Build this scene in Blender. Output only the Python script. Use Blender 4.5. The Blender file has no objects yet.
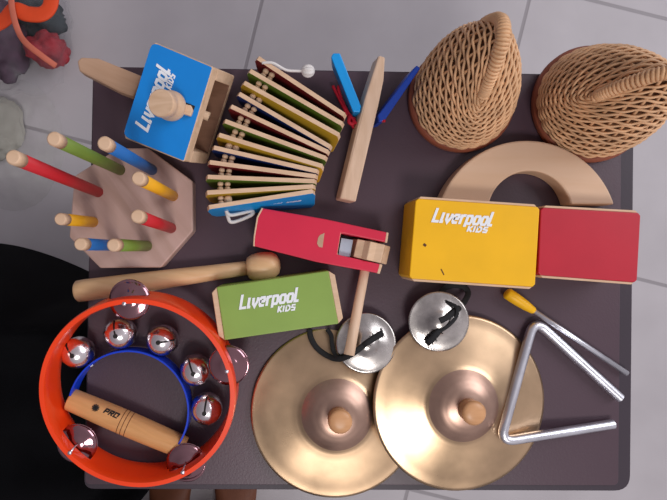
import bpy, bmesh, math, random
from mathutils import Vector, Matrix, noise
random.seed(4)
PI = math.pi
TH = 0.45            # table top height above the floor
H = 0.52             # camera height above the table top
F = 520.0            # focal length in pixels (667 wide)
AXIS = 285.0          # photo column the camera looks straight down at
THETA = 0.0
CAM = Vector((0, 0, TH + H))
FWD = Vector((math.sin(THETA), 0, -math.cos(THETA)))
RGT = Vector((math.cos(THETA), 0, math.sin(THETA)))
UPV = Vector((0, 1, 0))

def U(px, py, h=0.0):
    """photo pixel -> point on the level plane h metres above the table top"""
    d = FWD + RGT * ((px - AXIS) / F) + UPV * ((250 - py) / F)
    t = (TH + h - CAM.z) / d.z
    return CAM + d * t

COL = bpy.context.scene.collection

def circ(x0, x1, y0, y1, h):
    """level circle whose photo outline spans x0..x1, y0..y1"""
    cx, cy = (x0 + x1) / 2, (y0 + y1) / 2
    a, b, c, d = U(x0, cy, h), U(x1, cy, h), U(cx, y0, h), U(cx, y1, h)
    return Vector(((a.x + b.x) / 2, (c.y + d.y) / 2, TH + h)), ((b - a).length + (c - d).length) / 4

# ------------------------------------------------------------------ materials
def _nt(name):
    m = bpy.data.materials.new(name); m.use_nodes = True
    nt = m.node_tree
    return m, nt, nt.nodes['Principled BSDF']

def srgb(c):
    return tuple(((v / 255) / 12.92 if v / 255 <= .04045 else ((v / 255 + .055) / 1.055) ** 2.4) for v in c) + (1,)

def paint(name, c, rough=.45, metal=0., var=.12, scale=25., bump=.05, bscale=300., spec=.4, coat=0., stretch=(1, 1, 1)):
    m, nt, b = _nt(name)
    tc = nt.nodes.new('ShaderNodeTexCoord'); mp = nt.nodes.new('ShaderNodeMapping')
    mp.inputs['Scale'].default_value = stretch
    nt.links.new(tc.outputs['Object'], mp.inputs[0])
    n = nt.nodes.new('ShaderNodeTexNoise'); n.inputs['Scale'].default_value = scale; n.inputs['Detail'].default_value = 5
    nt.links.new(mp.outputs[0], n.inputs['Vector'])
    r = nt.nodes.new('ShaderNodeValToRGB'); base = srgb(c)
    r.color_ramp.elements[0].position = .3; r.color_ramp.elements[1].position = .7
    r.color_ramp.elements[0].color = tuple(v * (1 - var) for v in base[:3]) + (1,)
    r.color_ramp.elements[1].color = tuple(min(1, v * (1 + var)) for v in base[:3]) + (1,)
    nt.links.new(n.outputs['Fac'], r.inputs[0]); nt.links.new(r.outputs[0], b.inputs['Base Color'])
    b.inputs['Roughness'].default_value = rough; b.inputs['Metallic'].default_value = metal
    b.inputs['Specular IOR Level'].default_value = spec; b.inputs['Coat Weight'].default_value = coat
    if bump:
        n2 = nt.nodes.new('ShaderNodeTexNoise'); n2.inputs['Scale'].default_value = bscale
        nt.links.new(mp.outputs[0], n2.inputs['Vector'])
        bp = nt.nodes.new('ShaderNodeBump'); bp.inputs['Strength'].default_value = bump; bp.inputs['Distance'].default_value = .001
        nt.links.new(n2.outputs['Fac'], bp.inputs['Height']); nt.links.new(bp.outputs[0], b.inputs['Normal'])
    return m

def wood(name, c, dark=.78, ang=0., rough=.5, scale=60.):
    m, nt, b = _nt(name)
    tc = nt.nodes.new('ShaderNodeTexCoord'); mp = nt.nodes.new('ShaderNodeMapping')
    mp.inputs['Rotation'].default_value = (0, 0, ang)
    mp2 = nt.nodes.new('ShaderNodeMapping'); mp2.inputs['Scale'].default_value = (.12, 1, 1)
    nt.links.new(tc.outputs['Object'], mp.inputs[0]); nt.links.new(mp.outputs[0], mp2.inputs[0])
    n = nt.nodes.new('ShaderNodeTexNoise'); n.inputs['Scale'].default_value = scale * 3; n.inputs['Detail'].default_value = 8
    n.inputs['Distortion'].default_value = .6
    nt.links.new(mp2.outputs[0], n.inputs['Vector'])
    r = nt.nodes.new('ShaderNodeValToRGB'); base = srgb(c)
    r.color_ramp.elements[0].position = .32; r.color_ramp.elements[1].position = .62
    r.color_ramp.elements[0].color = (base[0] * dark, base[1] * dark * .96, base[2] * dark * .9, 1)
    r.color_ramp.elements[1].color = base
    nt.links.new(n.outputs['Fac'], r.inputs[0]); nt.links.new(r.outputs[0], b.inputs['Base Color'])
    b.inputs['Roughness'].default_value = rough; b.inputs['Specular IOR Level'].default_value = .35
    return m

def metal(name, c, rough=.2, var=.15, scale=30., rvar=.1, bump=.02):
    m = paint(name, c, rough, 1., var, scale, bump, 80., .5)
    nt = m.node_tree; b = nt.nodes['Principled BSDF']
    n = nt.nodes.new('ShaderNodeTexNoise'); n.inputs['Scale'].default_value = scale * .7; n.inputs['Detail'].default_value = 6
    tc = nt.nodes.new('ShaderNodeTexCoord'); nt.links.new(tc.outputs['Object'], n.inputs['Vector'])
    mr = nt.nodes.new('ShaderNodeMapRange'); mr.inputs['From Min'].default_value = .3; mr.inputs['From Max'].default_value = .7
    mr.inputs['To Min'].default_value = max(.02, rough - rvar); mr.inputs['To Max'].default_value = rough + rvar
    nt.links.new(n.outputs['Fac'], mr.inputs['Value']); nt.links.new(mr.outputs[0], b.inputs['Roughness'])
    return m

def plastic_film(name, c, alpha=.3, rough=.25):
    m, nt, b = _nt(name)
    b.inputs['Base Color'].default_value = srgb(c); b.inputs['Roughness'].default_value = rough
    n = nt.nodes.new('ShaderNodeTexNoise'); n.inputs['Scale'].default_value = 22; n.inputs['Detail'].default_value = 4
    tc = nt.nodes.new('ShaderNodeTexCoord'); nt.links.new(tc.outputs['Object'], n.inputs['Vector'])
    mr = nt.nodes.new('ShaderNodeMapRange'); mr.inputs['From Min'].default_value = .35; mr.inputs['From Max'].default_value = .65
    mr.inputs['To Min'].default_value = alpha * .4; mr.inputs['To Max'].default_value = alpha * 1.5
    nt.links.new(n.outputs['Fac'], mr.inputs['Value']); nt.links.new(mr.outputs[0], b.inputs['Alpha'])
    return m

M = dict(
    wood=wood('pale_wood', (222, 188, 158), dark=.86),
    woodv=wood('pale_wood_upright_grain', (226, 194, 168), dark=.88, ang=PI / 2),
    woodpink=wood('pinkish_board_wood', (192, 160, 150), dark=.8, ang=.9, scale=24),
    woodarch=wood('arch_wood', (214, 180, 152), dark=.95, scale=18),
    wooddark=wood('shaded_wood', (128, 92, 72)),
    woodhandle=wood('varnished_wood', (214, 158, 104), dark=.85, ang=.4, rough=.35),
    woodmallet=wood('mallet_wood', (224, 184, 140), dark=.9, ang=.12, rough=.35),
    yellow=paint('yellow_paint', (246, 186, 14), .42, var=.05),
    yellowdk=paint('ochre_paint', (205, 160, 40), .5, var=.08),
    red=paint('red_paint', (214, 38, 70), .42, var=.05),
    redbox=paint('crimson_paint', (188, 32, 52), .42, var=.05),
    reddk=paint('deep_red_paint', (130, 28, 34), .5, var=.1),
    green=paint('green_paint', (138, 166, 78), .45, var=.05),
    greendk=paint('olive_paint', (95, 125, 40), .5, var=.1),
    blue=paint('blue_paint', (12, 130, 214), .42, var=.05),
    sky=paint('bright_blue_paint', (10, 150, 225), .4, var=.05),
    navy=paint('dark_blue_paint', (18, 62, 165), .45, var=.05),
    bluedk=paint('navy_paint', (22, 52, 120), .5, var=.1),
    peggreen=paint('peg_green', (116, 140, 56), .5, var=.06),
    pegred=paint('peg_red', (196, 34, 44), .5, var=.06),
    pegblue=paint('peg_blue', (36, 108, 184), .5, var=.06),
    pegyellow=paint('peg_yellow', (238, 172, 32), .5, var=.06),
    white=paint('white_print', (238, 240, 245), .5, var=.02, bump=0),
    black=paint('black_print', (24, 20, 20), .6, var=.05, bump=0),
    groove=paint('burnt_groove', (92, 52, 28), .7, var=.1, bump=0),
    orange=paint('orange_plastic', (243, 66, 18), .3, var=.05, bump=.0, coat=.2),
    strapblue=paint('blue_plastic', (14, 60, 200), .35, var=.05, bump=0),
    brass=metal('aged_brass', (198, 168, 136), .33, .26, 20, .08),
    brassbell=metal('dull_brass', (182, 150, 134), .38, .15, 40, .06),
    chrome=metal('chrome', (240, 232, 235), .22, .05, 20, .05, 0),
    jingle=metal('jingle_metal', (165, 124, 132), .12, .1, 40, .04, 0),  # rosy tint stands in for dark reddish reflections on silver jingles
    fingermetal=metal('worn_silver', (190, 184, 180), .24, .35, 60, .08, .02),
    handlewood=wood('handle_wood', (192, 156, 130), dark=.9, ang=.4),
    steel=metal('brushed_steel', (226, 226, 234), .32, .08, 60, .08, .02),
    reed=paint('grey_reed', (175, 185, 200), .4, var=.1),
    knobwood=wood('amber_wood', (212, 160, 116), dark=.85, rough=.35),
    table=paint('plum_laminate', (76, 57, 67), .42, var=.07, scale=6, bump=.15, bscale=500, spec=.45),
    tableedge=paint('plum_edge', (56, 46, 56), .5, var=.1, scale=8, bump=.1, bscale=400),
    cane=paint('wicker_cane', (220, 174, 132), .5, var=.2, scale=60, bump=.2, bscale=400),
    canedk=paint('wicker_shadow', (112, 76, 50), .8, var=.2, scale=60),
    gourd=paint('gourd_brown', (142, 78, 56), .5, var=.15, scale=20),
    ribbon=paint('black_ribbon', (16, 16, 20), .7, var=.1, scale=200, bump=.4, bscale=1500),
    cord=paint('white_cord', (225, 220, 218), .7, var=.05, bump=.3, bscale=1500),
    redcord=paint('red_cord', (190, 22, 46), .6, var=.1, bump=.3, bscale=1500),
    cloth=paint('black_cloth', (9, 9, 12), .95, var=.3, scale=20, bump=.5, bscale=900, spec=.1),
    skin=paint('brown_skin', (112, 66, 46), .5, var=.1, scale=30, bump=.1),
    nail=paint('toe_nail', (170, 120, 100), .4, var=.05, bump=0),
    film=plastic_film('clear_film', (200, 200, 210), .06),
    filmy=plastic_film('yellowish_film', (190, 190, 180), .13, .4),
    bagorange=paint('orange_webbing', (228, 76, 32), .6, var=.1),
    bagpeach=paint('peach_strap', (205, 110, 88), .6, var=.1),
    bagred=paint('red_fabric', (158, 34, 46), .7, var=.35, scale=30),
    bagteal=paint('dark_teal_fabric', (42, 52, 56), .8, var=.3),
    bagpurple=paint('purple_fabric', (72, 48, 66), .7, var=.5, scale=35),
    paleyellow=paint('pale_yellow_paper', (160, 156, 148), .8, var=.05),
    palegreen=paint('grey_green_paper', (150, 160, 158), .8, var=.15),
)

# ------------------------------------------------------------------ objects
def thing(name, label, cat, loc, group=None):
    o = bpy.data.objects.new(name, None); COL.objects.link(o)
    o.empty_display_size = .02
    o.location = loc; o['label'] = label; o['category'] = cat
    if group: o['group'] = group
    return o

def wloc(o):
    v = Vector(o.location)
    while o.parent:
        o = o.parent; v += Vector(o.location)
    return v

def obj(name, bm, mats, parent=None, smooth=False, bevel=0, seg=2, label=None, origin=None):
    """world-space bmesh -> one mesh object (child of parent, or top level)"""
    bmesh.ops.remove_doubles(bm, verts=bm.verts, dist=1e-6)
    bmesh.ops.recalc_face_normals(bm, faces=bm.faces)
    vs = [v.co for v in bm.verts]
    lo = Vector([min(v[i] for v in vs) for i in range(3)]); hi = Vector([max(v[i] for v in vs) for i in range(3)])
    org = origin if origin is not None else Vector(((lo.x + hi.x) / 2, (lo.y + hi.y) / 2, lo.z))
    bmesh.ops.translate(bm, verts=bm.verts, vec=-org)
    for f in bm.faces: f.smooth = smooth
    me = bpy.data.meshes.new(name); bm.to_mesh(me); bm.free()
    if not isinstance(mats, (list, tuple)): mats = [mats]
    for m in mats: me.materials.append(m)
    o = bpy.data.objects.new(name, me); COL.objects.link(o)
    if parent:
        o.parent = parent; o.location = org - wloc(parent)
    else:
        o.location = org
    if bevel:
        md = o.modifiers.new('soft_edges', 'BEVEL'); md.width = bevel; md.segments = seg; md.limit_method = 'ANGLE'; md.angle_limit = .6
    if label: o['label'] = label
    return o

def tag(o, label, cat, group=None):
    o['label'] = label; o['category'] = cat
    if group: o['group'] = group
    return o

def dup(root, vec, rotz=None, label=None, parent=None):
    r = root.copy(); COL.objects.link(r)
    r.location = Vector(root.location) + vec
    if rotz is not None: r.rotation_euler = (0, 0, rotz)
    if label: r['label'] = label
    if parent is not None: r.parent = parent
    for ch in list(root.children):
        c = ch.copy(); COL.objects.link(c); c.parent = r
        for g in list(ch.children):
            d = g.copy(); COL.objects.link(d); d.parent = c
    return r

def loft(top, bot, bm=None, mtop=0, mside=0, mbot=0):
    bm = bm or bmesh.new()
    t = [bm.verts.new(p) for p in top]; b = [bm.verts.new(p) for p in bot]
    n = len(t)
    f = bm.faces.new(t); f.material_index = mtop
    f = bm.faces.new(b[::-1]); f.material_index = mbot
    for i in range(n):
        f = bm.faces.new((t[i], b[i], b[(i + 1) % n], t[(i + 1) % n])); f.material_index = mside
    return bm

def prism(poly, z0, z1, bm=None, **k):
    return loft([Vector((p[0], p[1], z1)) for p in poly], [Vector((p[0], p[1], z0)) for p in poly], bm, **k)

def tube(pts, radii, n=12, bm=None, closed=False, caps=True, flat=1., up=None, smoothn=0, mat=0):
    """sweep; flat<1 squashes along the 'up' direction (ribbons)"""
    bm = bm or bmesh.new()
    pts = [Vector(p) for p in pts]
    if not isinstance(radii, (list, tuple)): radii = [radii] * len(pts)
    rings = []
    prev = None
    N = len(pts)
    for i, p in enumerate(pts):
        a = pts[(i - 1) % N] if (closed or i > 0) else p
        b = pts[(i + 1) % N] if (closed or i < N - 1) else p
        t = (b - a).normalized()
        if up is not None:
            s = t.cross(up).normalized(); u = s.cross(t).normalized()
        else:
            if prev is None:
                ref = Vector((0, 0, 1)) if abs(t.z) < .9 else Vector((1, 0, 0))
                s = t.cross(ref).normalized()
            else:
                s = (prev - t * prev.dot(t)).normalized()
            prev = s; u = s.cross(t).normalized()
        rings.append([bm.verts.new(p + s * (math.cos(2 * PI * k / n) * radii[i]) + u * (math.sin(2 * PI * k / n) * radii[i] * flat)) for k in range(n)])
    rng = range(N) if closed else range(N - 1)
    for i in rng:
        A, B = rings[i], rings[(i + 1) % N]
        for k in range(n):
            f = bm.faces.new((A[k], A[(k + 1) % n], B[(k + 1) % n], B[k])); f.material_index = mat
    if caps and not closed:
        for r_ in (rings[0], rings[-1]):
            f = bm.faces.new(r_); f.material_index = mat
    return bm

def spline(pts, per=8, closed=False):
    pts = [Vector(p) for p in pts]; out = []
    N = len(pts)
    for i in range(N if closed else N - 1):
        if closed: p0, p1, p2, p3 = pts[(i - 1) % N], pts[i], pts[(i + 1) % N], pts[(i + 2) % N]
        else: p0, p1, p2, p3 = pts[max(i - 1, 0)], pts[i], pts[i + 1], pts[min(i + 2, N - 1)]
        for k in range(per):
            t = k / per
            out.append(.5 * ((2 * p1) + (p2 - p0) * t + (2 * p0 - 5 * p1 + 4 * p2 - p3) * t * t + (3 * p1 - p0 - 3 * p2 + p3) * t ** 3))
    if not closed: out.append(pts[-1])
    return out

def frame(z, x=None):
    z = Vector(z).normalized()
    x = Vector(x) if x is not None else (Vector((1, 0, 0)) if abs(z.x) < .9 else Vector((0, 1, 0)))
    x = (x - z * x.dot(z)).normalized(); y = z.cross(x)
    return Matrix((x, y, z)).transposed()

def lathe(prof, org, axis=(0, 0, 1), n=48, bm=None, mat=0, wob=None):
    """profile [(r, z)] spun about axis at org"""
    bm = bm or bmesh.new(); R = frame(axis); org = Vector(org); rings = []
    for r, z in prof:
        if r < 1e-7:
            rings.append([bm.verts.new(org + R @ Vector((0, 0, z)))])
        else:
            rings.append([bm.verts.new(org + R @ Vector((r * math.cos(2 * PI * k / n), r * math.sin(2 * PI * k / n), z + (wob(r, 2 * PI * k / n) if wob else 0)))) for k in range(n)])
    for A, B in zip(rings[:-1], rings[1:]):
        for k in range(n):
            k2 = (k + 1) % n
            if len(A) == 1 and len(B) == 1: continue
            if len(A) == 1: f = bm.faces.new((A[0], B[k], B[k2]))
            elif len(B) == 1: f = bm.faces.new((A[k], A[k2], B[0]))
            else: f = bm.faces.new((A[k], A[k2], B[k2], B[k]))
            f.material_index = mat
    return bm

GLYPH = {   # pen strokes of a heavy square italic alphabet: (advance, strokes)
    'L': (.62, [[(.1, 1.18), (.1, .09), (.56, .09)]]),
    'i': (.34, [[(.1, .86), (.1, .09), (.28, .09)]]),
    'v': (.58, [[(.1, .80), (.14, .3), (.28, .09), (.46, .5), (.48, .80)]]),
    'e': (.58, [[(.46, .09), (.16, .09), (.1, .2), (.1, .62), (.18, .72), (.42, .72), (.46, .58), (.42, .42), (.1, .42)]]),
    'r': (.46, [[(.1, .80), (.1, 0)], [(.1, .56), (.24, .72), (.42, .72)]]),
    'p': (.60, [[(.1, .80), (.1, -.20)], [(.1, .72), (.42, .72), (.48, .60), (.48, .22), (.42, .09), (.1, .09)]]),
    'o': (.60, [[(.16, .09), (.1, .2), (.1, .62), (.17, .72), (.42, .72), (.48, .62), (.48, .2), (.41, .09), (.16, .09)]]),
    'l': (.46, [[(.1, 1.18), (.1, .09), (.40, .09)]]),
    'K': (.62, [[(.1, 1), (.1, 0)], [(.5, 1), (.16, .5), (.52, 0)]]),
    'I': (.30, [[(.1, 1), (.1, 0)]]),
    'D': (.66, [[(.1, 1), (.1, .09), (.36, .09), (.52, .3), (.52, .7), (.36, .91), (.1, .91)]]),
    'S': (.60, [[(.5, .91), (.14, .91), (.1, .56), (.46, .46), (.44, .09), (.06, .09)]]),
    'P': (.62, [[(.1, 0), (.1, .91), (.48, .91), (.48, .45), (.1, .45)]]),
    'R': (.62, [[(.1, 0), (.1, .91), (.48, .91), (.48, .5), (.1, .5)], [(.24, .5), (.52, 0)]]),
    'O': (.66, [[(.1, .09), (.1, .91), (.52, .91), (.52, .09), (.1, .09)]]),
    ' ': (.4, []),
}
def text(s, start, end, size, m, parent, up=(0, 0, 1), shear=.30, pen=.108, name='lettering'):
    """letters drawn as flat mitred strokes along the baseline start -> end"""
    start = Vector(start); xd = Vector(end) - start; L = xd.length; xd.normalize()
    zd = Vector(up).normalized(); zd = (zd - xd * zd.dot(xd)).normalized(); yd = zd.cross(xd)
    total = sum(GLYPH[c][0] for c in s); k = L / total; bm = bmesh.new(); cx = 0; lift = .0003
    for c in s:
        adv, strokes = GLYPH[c]
        for st in strokes:
            pts = [Vector((x * k, y * size)) for x, y in st]; w = pen * (k * .55 + size * .45)
            closed = (pts[0] - pts[-1]).length < 1e-9
            if closed: pts = pts[:-1]
            n = len(pts); A_, B_ = [], []; lift += .00001
            for i, p in enumerate(pts):
                a = pts[i - 1] if (i or closed) else None; b_ = pts[(i + 1) % n] if (i < n - 1 or closed) else None
                t1 = (p - a).normalized() if a is not None else (b_ - p).normalized(); t2 = (b_ - p).normalized() if b_ is not None else t1
                n1_ = Vector((-t1.y, t1.x)); n2_ = Vector((-t2.y, t2.x)); mm = (n1_ + n2_).normalized(); q = w / max(.45, mm.dot(n1_))
                for lst, sg in ((A_, 1), (B_, -1)):
                    v = p + mm * q * sg
                    lst.append(bm.verts.new(start + xd * (cx * k + v.x + v.y * shear) + yd * v.y + zd * lift))
            for i in range(n if closed else n - 1):
                i2 = (i + 1) % n; bm.faces.new((A_[i], B_[i], B_[i2], A_[i2]))
        cx += adv
    r = bmesh.ops.extrude_face_region(bm, geom=bm.faces[:])
    bmesh.ops.translate(bm, verts=[g for g in r['geom'] if isinstance(g, bmesh.types.BMVert)], vec=-zd * .00022)
    o = obj(name, bm, m, parent)
    return o

# ------------------------------------------------------------------ floor
def mfloor():
    m, nt, b = _nt('floor_tiles')
    N = nt.nodes; Lk = nt.links
    p1 = U(529, 0, -TH); p2 = U(515, 75, -TH); q1 = U(590, 0, -TH); q2 = U(667, 24, -TH); p0 = U(262, 0, -TH)
    ang = math.atan2((q2 - q1).y, (q2 - q1).x) * .5 + (math.atan2((p2 - p1).y, (p2 - p1).x) + PI / 2) * .5
    ux = Vector((math.cos(ang), math.sin(ang), 0)); uy = Vector((-math.sin(ang), math.cos(ang), 0))
    T = abs((p1 - p0).dot(ux))
    tc = N.new('ShaderNodeTexCoord'); sep_in = tc.outputs['Object']
    def dotn(v):
        n = N.new('ShaderNodeVectorMath'); n.operation = 'DOT_PRODUCT'; n.inputs[1].default_value = v
        Lk.new(sep_in, n.inputs[0]); return n.outputs['Value']
    def mt(op, a, bv=None):
        n = N.new('ShaderNodeMath'); n.operation = op
        if isinstance(a, (int, float)): n.inputs[0].default_value = a
        else: Lk.new(a, n.inputs[0])
        if bv is not None:
            if isinstance(bv, (int, float)): n.inputs[1].default_value = bv
            else: Lk.new(bv, n.inputs[1])
        return n.outputs[0]
    def line(u, off):
        v = mt('SUBTRACT', dotn(u), off)
        v = mt('DIVIDE', v, T); v = mt('FRACT', mt('ADD', v, 50.5)); v = mt('ABSOLUTE', mt('SUBTRACT', v, .5))
        return v, v
    a, _ = line(ux, p1.dot(ux)); c, _ = line(uy, q1.dot(uy))
    mn = mt('MINIMUM', a, c)
    mr = N.new('ShaderNodeMapRange'); mr.inputs['From Min'].default_value = .0045; mr.inputs['From Max'].default_value = .0085
    Lk.new(mn, mr.inputs['Value'])
    no = N.new('ShaderNodeTexNoise'); no.inputs['Scale'].default_value = 9; no.inputs['Detail'].default_value = 8; Lk.new(sep_in, no.inputs['Vector'])
    rp = N.new('ShaderNodeValToRGB'); rp.color_ramp.elements[0].color = srgb((172, 166, 170)); rp.color_ramp.elements[1].color = srgb((196, 190, 194))
    Lk.new(no.outputs['Fac'], rp.inputs[0])
    mx = N.new('ShaderNodeMix'); mx.data_type = 'RGBA'; mx.inputs['A'].default_value = srgb((150, 144, 148))
    Lk.new(mr.outputs[0], mx.inputs['Factor']); Lk.new(rp.outputs[0], mx.inputs['B']); Lk.new(mx.outputs['Result'], b.inputs['Base Color'])
    bp = N.new('ShaderNodeBump'); bp.inputs['Strength'].default_value = .4; bp.inputs['Distance'].default_value = .002
    Lk.new(mr.outputs[0], bp.inputs['Height']); Lk.new(bp.outputs[0], b.inputs['Normal'])
    b.inputs['Roughness'].default_value = .5; b.inputs['Specular IOR Level'].default_value = .3
    return m
fl = obj('floor', prism([(-3, -3), (3, -3), (3, 3), (-3, 3)], -.05, 0), mfloor(), origin=Vector((0, 0, 0)))
fl['kind'] = 'structure'

# ------------------------------------------------------------------ table
def rounded(corners, radii, n=6):
    out = []; N = len(corners)
    for i, c in enumerate(corners):
        c = Vector(c); a = Vector(corners[i - 1]); b = Vector(corners[(i + 1) % N]); r = radii[i]
        p = c + (a - c).normalized() * r; q = c + (b - c).normalized() * r
        for k in range(n + 1):
            t = k / n; out.append((1 - t) ** 2 * p + 2 * t * (1 - t) * c + t * t * q)
    return out
def xy(px, py, h=0): v = U(px, py, h); return (v.x, v.y, 0)
tb = thing('low_table', 'dark plum low table with rounded corners under all the instruments', 'table', (0, 0, 0))
tp = rounded([xy(92.5, 66), xy(635, 75), xy(631, 491.5), xy(83.5, 489.5)], [.004, .006, .016, .01])
obj('tabletop', prism(tp, TH - .045, TH - .0012), M['tableedge'], tb, bevel=.0006)
ip = rounded([xy(93.5, 67), xy(622, 76), xy(618.5, 485.5), xy(85, 484.5)], [.003, .004, .006, .006])
obj('tabletop_panel', prism(ip, TH - .0011, TH), M['table'], tb, bevel=.0006)
for (a, b_) in ((93, 66), (634, 75), (630, 491), (84, 489)):
    v = U(a, b_); s = .88
    c = Vector((v.x, v.y)) + (Vector((.07, 0)) - Vector((v.x, v.y))).normalized() * .05
    w = .022
    obj('leg', prism([(c.x - w, c.y - w), (c.x + w, c.y - w), (c.x + w, c.y + w), (c.x - w, c.y + w)], 0, TH - .045), M['tableedge'], tb, bevel=.002)

def Pt(p, h): return U(p[0], p[1], h)

# ------------------------------------------------------------------ peg stand
ps = thing('peg_stand', 'octagonal wooden board with eight upright coloured pegs of stepped height', 'toy', U(131, 208, 0))
octo = [(84, 166), (110, 151), (150, 150), (193, 183), (194, 235), (160, 268), (99, 269), (70, 240), (68, 193)]
octo = [(74, 176), (118, 148), (148, 148), (192.5, 181), (193, 231), (161, 267.5), (100, 268), (69, 237)]
octo_ = [(80, 172), (112, 150), (152, 150), (193, 183), (194, 234), (160, 267), (101, 269), (70, 232)]
top = [Pt(p, .018) for p in octo]; bot = [Vector((v.x, v.y, TH)) for v in top]
obj('board', loft(top, bot), M['woodpink'], ps, bevel=.0015)
pegs = [((98, 192), (12.5, 157), .174, 'pegred', 'long red peg'), ((120, 170), (53.5, 138.5), .160, 'peggreen', 'long green peg'),
        ((152, 170), (104, 143), .150, 'pegblue', 'light blue peg'), ((173, 196), (138, 178), .137, 'pegyellow', 'yellow peg at the right'),
        ((171, 228), (137, 216), .130, 'pegred', 'short red peg'), ((147, 246), (113, 245), .117, 'peggreen', 'short green peg'),
        ((116, 245.5), (80, 244), .105, 'pegblue', 'short blue peg'), ((93, 222), (60, 219), .091, 'pegyellow', 'shortest peg, yellow')]
for (b_, t_, h, mn, lb) in pegs:
    A = Pt(b_, .0182); B = Pt(t_, h); d = (B - A).normalized(); L = (B - A).length; r = .0051
    sp = L - .011
    pg = obj('peg', lathe([(0, 0), (r, 0), (r, sp), (0, sp)], A, d, 20), M[mn], ps, True, label=lb)
    pg.data.shade_flat(); [setattr(f, 'use_smooth', True) for f in pg.data.polygons if len(f.vertices) == 4]
    t2 = obj('peg_tip', lathe([(0, sp), (r * 1.01, sp), (r * 1.01, L - .0012), (r * .8, L), (0, L)], A, d, 20), M['wood'], pg, False)
    for f in t2.data.polygons: f.use_smooth = len(f.vertices) == 4 and f.area > 1e-6

# ------------------------------------------------------------------ blue box with knob
hb = .060
A, B, C, D = Pt((152, 41), hb), Pt((213, 67), hb), Pt((184, 162), hb), Pt((122, 137), hb)
off = (Pt((235, 76), .012) - B); off2 = (Pt((207, 164), .003) - C)
bb = thing('wood_block_shaker', 'square blue-faced wooden block with an open side and round knob', 'instrument', Vector(((A.x + C.x) / 2, (A.y + C.y) / 2, TH)))
def cham(q, r):
    return rounded(q, r, 2)
offs = [off, off, off2, off2]
Q = [A, B, C, D]
def bil(u, v, w):
    # u: A->B side to D->C side, v: left to right, w: top to bottom
    t = (A * (1 - v) + B * v) * (1 - u) + (D * (1 - v) + C * v) * u
    return t + (off * (1 - u) + off2 * u) * w
def brick(bm, u0, u1, v0, v1, w0, w1, mi=0):
    return loft([bil(u0, v0, w0), bil(u0, v1, w0), bil(u1, v1, w0), bil(u1, v0, w0)],
                [bil(u0, v0, w1), bil(u0, v1, w1), bil(u1, v1, w1), bil(u1, v0, w1)], bm, mtop=mi, mside=mi, mbot=mi)
cq = [(0.06, 0), (0, .05), (0, .985), (.02, 1), (.98, 1), (1, .985), (1, .05), (.94, 0)]
bm = loft([bil(u, v, 0) for u, v in cq], [bil(u, v, .24) for u, v in cq])
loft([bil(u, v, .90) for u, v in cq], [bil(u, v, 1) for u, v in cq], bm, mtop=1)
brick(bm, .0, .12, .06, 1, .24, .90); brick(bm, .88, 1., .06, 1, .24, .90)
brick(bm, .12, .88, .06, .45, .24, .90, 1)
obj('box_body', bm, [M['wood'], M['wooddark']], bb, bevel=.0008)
face_n = (B - A).cross(D - A).normalized(); face_n = face_n if face_n.z > 0 else -face_n
q = [A + (C - A) * .012, B + (D - B) * .01, C + (A - C) * .01, D + (B - D) * .012]
q = rounded(q, [.006, .001, .001, .006], 3)
obj('painted_face', loft([p + face_n * .0012 for p in q], [p - face_n * .0004 for p in q]), M['blue'], bb, bevel=.0004)
lo = off.normalized()
obj('inner_peg', tube([bil(.5, .5, .55), bil(.5, .96, .55)], .0042, 12), M['wood'], bb, True)
S0 = Pt((187, 111), hb) + face_n * .0014
obj('slot', tube([Pt((174, 104), hb) + face_n * .001, Pt((193.5, 111.5), hb) + face_n * .001], .0052, 16, flat=.1, up=face_n), M['black'], bb)
t_ = [Pt(p, hb + .006) for p in ((180, 103), (191, 105), (193, 110), (190.5, 116), (178, 112))]
obj('tongue', loft(t_, [v - Vector((0, 0, .0045)) for v in t_]), M['wood'], bb, bevel=.001)
K0 = Pt((173.5, 106.5), hb + .002); K1 = Pt((160.5, 103), hb + .028); kd = (K1 - K0); KL = kd.length
obj('knob', lathe([(0, 0), (.0118, 0), (.0130, .003), (.0130, KL * .30), (.0112, KL * .42), (.0104, KL * .52), (.0110, KL * .62), (.0116, KL * .70), (.0116, KL * .95), (.0108, KL), (0, KL)], K0, kd, 32), M['wood'], bb, True).data.set_sharp_from_angle(angle=.6)
n1 = face_n
text('Liverpool', Pt((148, 133), hb) + n1 * .0013, Pt((171, 70), hb) + n1 * .0013, .0112, M['white'], bb, n1)
text('KIDS', Pt((171, 91), hb) + n1 * .0013, Pt((176, 76), hb) + n1 * .0013, .0058, M['white'], bb, n1)
hp = [(77, 61), (81, 57), (98, 58), (142, 76), (134, 97), (118, 91), (79, 71)]
t_ = [Pt(p, .034) for p in hp]
obj('handle', loft(t_, [v - Vector((0, 0, .014)) for v in t_]), M['handlewood'], bb, bevel=.0015)

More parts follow.
